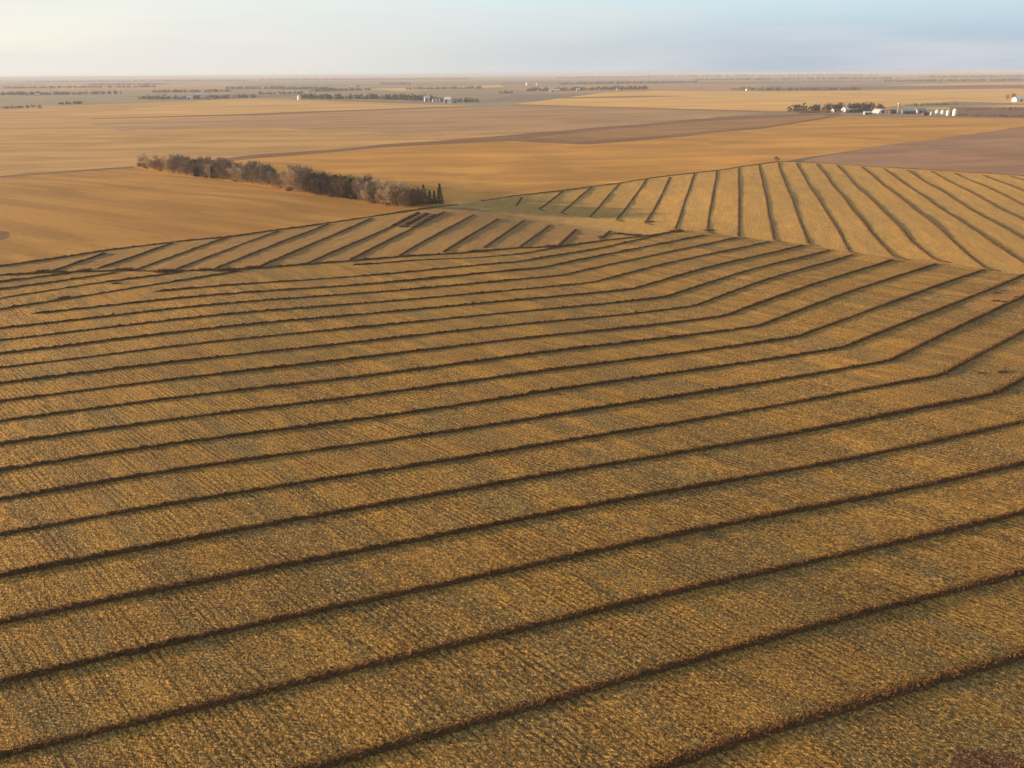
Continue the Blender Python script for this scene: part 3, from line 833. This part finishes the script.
# ------------------------------------------------------------------ farm buildings
def paint(name, c, rough=.6, amt=.12):
    m = NT(name); m.b.inputs['Roughness'].default_value = rough
    n = m.noise(m.pos, .8, 3, .6)
    m.color(m.mix(m.rng(n, .35, .7), c, tuple(v * (1 - amt * 2) for v in c)))
    return m.m
PM = {'white': paint('white_siding', (.78, .75, .70)), 'cream': paint('cream_siding', (.40, .34, .26)), 'red': paint('barn_red', (.16, .05, .035)), 'grey': paint('grey_siding', (.4, .4, .4)), 'blue': paint('blue_steel', (.11, .14, .19)),
      'roofg': paint('grey_roof', (.30, .30, .31)), 'roofw': paint('white_steel_roof', (.74, .74, .72), .6), 'roofd': paint('dark_roof', (.09, .085, .08)), 'steel': paint('galvanised_steel', (.45, .45, .44), .35), 'dark': paint('dark_opening', (.03, .03, .03)), 'glass': paint('window_glass', (.05, .06, .07), .1), 'pink': paint('faded_roof', (.5, .42, .42))}

def box(V, Fc, x0, x1, y0, y1, z0, z1):
    s = len(V)
    V += [(x0, y0, z0), (x1, y0, z0), (x1, y1, z0), (x0, y1, z0), (x0, y0, z1), (x1, y0, z1), (x1, y1, z1), (x0, y1, z1)]
    Fc += [tuple(s + i for i in f) for f in ((0, 3, 2, 1), (4, 5, 6, 7), (0, 1, 5, 4), (1, 2, 6, 5), (2, 3, 7, 6), (3, 0, 4, 7))]

def building(px, py, w, d, hw, hr, wall, roof, label, name='barn', cat='barn', rz=0.0, door=True, wins=2, group=None, chimney=False):
    g = at(px, py)
    o = empty(name, (g[0], g[1], float(relief(*g))), rz)
    V, Fc = [], []
    a, b = w / 2, d / 2
    V = [(-a, -b, -.3), (a, -b, -.3), (a, b, -.3), (-a, b, -.3), (-a, -b, hw), (a, -b, hw), (a, b, hw), (-a, b, hw), (-a, 0, hw + hr), (a, 0, hw + hr)]
    Fc = [(0, 3, 2, 1), (0, 1, 5, 4), (2, 3, 7, 6), (1, 2, 6, 9, 5), (3, 0, 4, 8, 7)]
    mesh_py('wall', V, Fc, PM[wall], o)
    e = .5; t = .18; sl_ = hr / b
    V = []; Fc = []
    for s in (-1, 1):
        k = len(V)
        yo = s * (b + e); zo = hw - sl_ * e
        V += [(-a - e, yo, zo), (a + e, yo, zo), (a + e, 0, hw + hr), (-a - e, 0, hw + hr), (-a - e, yo, zo + t), (a + e, yo, zo + t), (a + e, 0, hw + hr + t), (-a - e, 0, hw + hr + t)]
        Fc += [tuple(k + i for i in f) for f in ((0, 1, 2, 3), (4, 7, 6, 5), (0, 4, 5, 1), (1, 5, 6, 2), (3, 7, 4, 0))]
    rf = mesh_py('roof', V, Fc, PM[roof], o)
    if chimney:
        V, Fc = [], []; box(V, Fc, a * .3, a * .3 + .8, -.4, .4, hw + hr * .6, hw + hr + 1.2); mesh_py('chimney', V, Fc, PM['roofg'], rf)
    if door:
        V, Fc = [], []; dw = min(4.5, w * .28); box(V, Fc, -dw / 2 - w * .15, dw / 2 - w * .15, -b - .06, -b + .05, 0, hw * .8)
        mesh_py('door', V, Fc, PM['dark'] if cat != 'house' else PM['grey'], o)
    for i in range(wins):
        V, Fc = [], []; x = a * (.25 + .5 * i / max(1, wins - 1)) if wins > 1 else a * .5
        box(V, Fc, x - .6, x + .6, -b - .05, -b + .04, hw * .4, hw * .75); mesh_py('window', V, Fc, PM['glass'], o)
    return tag(o, label, cat, group)

def bin_(px, py, r_, h, label, mat='steel', group='grain bins', name='grain_bin', cat='grain bin', rh=None):
    g = at(px, py)
    o = empty(name, (g[0], g[1], float(relief(*g))))
    k = 20; V, Fc = [], []
    n = 6
    for j in range(n * 2 + 1):
        rr = r_ * (1.0 if j % 2 else 1.012); z = -.2 + (h + .2) * j / (n * 2)
        for i in range(k): V.append((rr * math.cos(6.2832 * i / k), rr * math.sin(6.2832 * i / k), z))
    for j in range(n * 2):
        for i in range(k): Fc.append((j * k + i, j * k + (i + 1) % k, (j + 1) * k + (i + 1) % k, (j + 1) * k + i))
    mesh_py('wall', V, Fc, PM[mat], o, True)
    rh = rh or r_ * .55
    V = [(r_ * 1.04 * math.cos(6.2832 * i / k), r_ * 1.04 * math.sin(6.2832 * i / k), h) for i in range(k)] + [(.35 * math.cos(6.2832 * i / k), .35 * math.sin(6.2832 * i / k), h + rh) for i in range(k)]
    Fc = [(i, (i + 1) % k, k + (i + 1) % k, k + i) for i in range(k)] + [tuple(range(k, 2 * k))]
    rf = mesh_py('roof', V, Fc, PM['roofw' if mat == 'white' else 'steel'], o)
    V, Fc = [], []; box(V, Fc, -.4, .4, -.4, .4, h + rh - .1, h + rh + .35); mesh_py('cap', V, Fc, PM['steel'], rf)
    V, Fc = [], []; box(V, Fc, -.5, .5, -r_ - .1, -r_ + .2, .1, 2.1); mesh_py('door', V, Fc, PM['grey'], o)
    return tag(o, label, cat, group)

# left farm
building(165, 98.6, 9, 9, 6, 4, 'white', 'roofg', 'small white house with steep roof, leftmost of the left farm', 'house', 'house', .2, chimney=True)
building(181, 99.4, 13, 9, 5, 3, 'cream', 'roofg', 'cream shed second from the left in the left farm', 'shed', 'shed', -.1)
building(190, 99.6, 14, 9, 5.5, 3, 'white', 'roofw', 'pale low shed in the middle of the left farm', 'shed', 'shed', .15)
building(200, 97.4, 13, 11, 8, 5, 'white', 'roofw', 'tall white barn at the back of the left farm', 'barn', 'barn', .3)
building(209, 99.4, 9, 7, 4, 2, 'cream', 'roofg', 'small cream shed at the right end of the left farm', 'shed', 'shed', 0)
# far left hamlet and its tower
def tower(px, py, h, label):
    g = at(px, py); o = empty('tower', (g[0], g[1], 0))
    V, Fc = [], []; box(V, Fc, -2.4, 2.4, -2.4, 2.4, -.3, h * .8); mesh_py('shaft', V, Fc, PM['white'], o)
    V, Fc = [], []; box(V, Fc, -3.2, 3.2, -3.0, 3.0, h * .8, h * .93)
    mesh_py('head_house', V, Fc, PM['cream'], o)
    V = [(-3.4, -3.2, h * .932), (3.4, -3.2, h * .932), (3.4, 3.2, h * .932), (-3.4, 3.2, h * .932), (-3.4, 0, h), (3.4, 0, h)]
    mesh_py('roof', V, [(0, 1, 5, 4), (2, 3, 4, 5), (1, 2, 5), (3, 0, 4), (0, 3, 2, 1)], PM['roofg'], o)
    return tag(o, label, 'tower')
tower(52.5, 95.5, 30, 'tall slim pale grain tower standing over the far left tree line')
building(38, 96, 13, 9, 5, 3, 'white', 'roofw', 'small white shed left of the tall pale tower', 'shed', 'shed')
building(27, 95.6, 10, 8, 4.5, 3, 'cream', 'roofg', 'small cream house furthest left beyond the hedge', 'house', 'house', .2)
building(147, 86, 22, 16, 12, 6, 'cream', 'roofg', 'tiny pale barn on the very distant tree line above the left farm', 'barn', 'barn')
# centre left
bin_(299.5, 100, 4.6, 9, 'large white silo at the left end of the dark far belt', 'white', None, 'silo', 'silo', 3.5)
building(305, 97.6, 11, 8, 5, 3, 'grey', 'roofg', 'grey shed behind the large white silo', 'shed', 'shed', .3)
for i, x in enumerate((309, 313, 317)):
    building(x, 91 - i * .15, 12, 9, 6, 3.5, 'white', 'roofg', ['leftmost', 'middle', 'rightmost'][i] + ' of three tiny white houses beyond the dark far belt', 'house', 'house', .1 * i, group='tiny white houses beyond the belt')
building(351, 88.2, 24, 14, 8, 4, 'white', 'roofw', 'white barn on the faint distant tree line left of centre', 'barn', 'barn')
building(358, 87.4, 14, 12, 7, 4, 'cream', 'roofg', 'small cream house right of the distant white barn', 'house', 'house')
building(427, 101.2, 12, 10, 7, 4.5, 'white', 'roofw', 'white barn left in the far centre farm', 'barn', 'barn', .2)
for i in range(3):
    bin_(433.5 + i * 3.2, 102, 2.4, 5.5, ['leftmost', 'middle', 'rightmost'][i] + ' of three little steel bins between the centre farm barns', 'steel', 'steel bins of the centre farm')
building(448, 103, 15, 12, 8, 4, 'white', 'roofw', 'bright white barn right in the far centre farm', 'barn', 'barn', -.2)
building(455.5, 102.8, 7, 6, 4, 2, 'grey', 'roofg', 'small grey shed right of the bright white centre barn', 'shed', 'shed')
bin_(527, 85.6, 6, 13, 'left pale silo far off on the plain near the centre', 'white', 'pale silos on the plain')
bin_(537, 85.4, 5, 9, 'right pale silo far off on the plain near the centre', 'white', 'pale silos on the plain')
building(554.5, 91.9, 36, 14, 6, 3.5, 'white', 'roofw', 'long white shed in front of the far tree belt at centre', 'shed', 'shed', 0, wins=4)
building(578, 91.4, 12, 10, 7, 3.5, 'white', 'roofw', 'small white barn right of the long white shed', 'barn', 'barn')
building(600, 90.9, 10, 9, 5, 3, 'cream', 'roofg', 'tiny cream house at the middle of the far belt', 'house', 'house')
building(618, 90.6, 12, 9, 6, 4, 'white', 'roofg', 'tiny white house toward the right end of the far belt', 'house', 'house')
building(748, 90.9, 13, 10, 5, 3, 'white', 'roofg', 'small white house on the far tree line above the right slope', 'house', 'house')
# right farmstead
building(835, 112.2, 9, 8, 3.6, 2.2, 'grey', 'roofd', 'dark roofed grey shed at the left end of the right farmstead', 'shed', 'shed', .2)
building(845, 112.4, 9, 8, 4.5, 3, 'white', 'roofw', 'white gabled house in the right farmstead', 'house', 'house', .5, chimney=True)
building(854, 112.2, 10, 8, 3.6, 2, 'blue', 'roofg', 'blue grey shed right of the white gabled house', 'shed', 'shed')
building(867.5, 114.6, 10.5, 6, 3, 1.4, 'cream', 'roofw', 'low cream trailer in front of the right farmstead', 'trailer', 'trailer', 0, wins=3)
def quonset(px, py, w, d, h, label):
    g = at(px, py); o = empty('quonset_shed', (g[0], g[1], float(relief(*g))), .15)
    k = 14; V, Fc = [], []
    for y in (-d / 2, d / 2):
        for i in range(k + 1):
            t = math.pi * i / k; V.append((-w / 2 * math.cos(t), y, h * math.sin(t) - (.2 if i in (0, k) else 0)))
    for i in range(k): Fc.append((i, i + 1, k + 2 + i, k + 1 + i))
    mesh_py('roof', V, Fc, PM['pink'], o, True)
    V = [(v[0], -d / 2 + .15, v[2]) for v in V[:k + 1]]
    mesh_py('wall', V, [tuple(range(k, -1, -1))], PM['white'], o)
    V, Fc = [], []; box(V, Fc, -2, 2, -d / 2 - .08, -d / 2 + .14, 0, h * .65); mesh_py('door', V, Fc, PM['dark'], o)
    return tag(o, label, 'shed')
quonset(879.5, 113, 13.5, 18, 6, 'round topped pale shed in the middle of the right farmstead')
tower_g = at(898, 112.6)
def leg(px, py, h, label):
    g = at(px, py); o = empty('grain_elevator', (g[0], g[1], float(relief(*g))))
    V, Fc = [], []; box(V, Fc, -.9, .9, -.8, .8, -.3, h); mesh_py('shaft', V, Fc, PM['cream'], o)
    V, Fc = [], []; box(V, Fc, -1.3, 1.3, -1.1, 1.1, h, h + 1.4); mesh_py('head', V, Fc, PM['white'], o)
    V, Fc = [], []; tube(V, Fc, (1.1, 0, h), (6.5, 0, h * .45), .25, .25, 6); mesh_py('spout', V, Fc, PM['steel'], o)
    return tag(o, label, 'grain elevator')
leg(898, 112.6, 12, 'thin tall cream grain elevator leg in the right farmstead')
building(892, 113.6, 8, 7, 3.5, 2, 'red', 'roofd', 'small dark red shed beside the tall elevator leg', 'shed', 'shed')
building(908, 113.8, 18, 10, 4, 2.4, 'blue', 'roofg', 'long blue steel shed right of the elevator leg', 'shed', 'shed', -.1)
building(920, 113.2, 14, 9, 4, 2.6, 'grey', 'roofg', 'grey machine shed left of the grain bins', 'shed', 'shed', .1)
building(925, 115.4, 7, 6, 3, 1.6, 'red', 'roofd', 'low red shed just in front of the grey machine shed', 'shed', 'shed')
for i, (x, r_, h) in enumerate(((931, 1.5, 4.0), (936.5, 2.2, 6.2), (942, 2.2, 6.0), (947.5, 2.2, 6.0), (954.3, 2.8, 7.6))):
    bin_(x, 115.2 + i * .12, r_, h, ['smallest steel bin at the left of the bin row', 'second white grain bin from the left of the bin row', 'middle white grain bin of the bin row', 'second white grain bin from the right of the bin row', 'largest white grain bin at the right of the bin row'][i], 'white' if i else 'steel', 'grain bins of the right farmstead')
building(1021, 101.6, 30, 14, 5, 4, 'white', 'roofw', 'long white barn at the right edge above the brush', 'barn', 'barn', .1, wins=3)

# ------------------------------------------------------------------ air
def haze():
    V, Fc = [], []
    box(V, Fc, -29000, 29000, -29000, 29000, -4, CAMH + 4)
    m = bpy.data.materials.new('haze_air'); m.use_nodes = True
    t = m.node_tree; t.nodes.clear()
    o = t.nodes.new('ShaderNodeOutputMaterial'); v = t.nodes.new('ShaderNodeVolumePrincipled')
    v.inputs['Color'].default_value = (.55, .57, .68, 1)
    v.inputs['Density'].default_value = 0.95e-4
    v.inputs['Anisotropy'].default_value = 0.0
    t.links.new(v.outputs[0], o.inputs['Volume'])
    ob = mesh_py('haze', V, Fc, m)
    tag(ob, 'thin pale evening haze over the whole plain', 'haze', None, 'stuff')
haze()
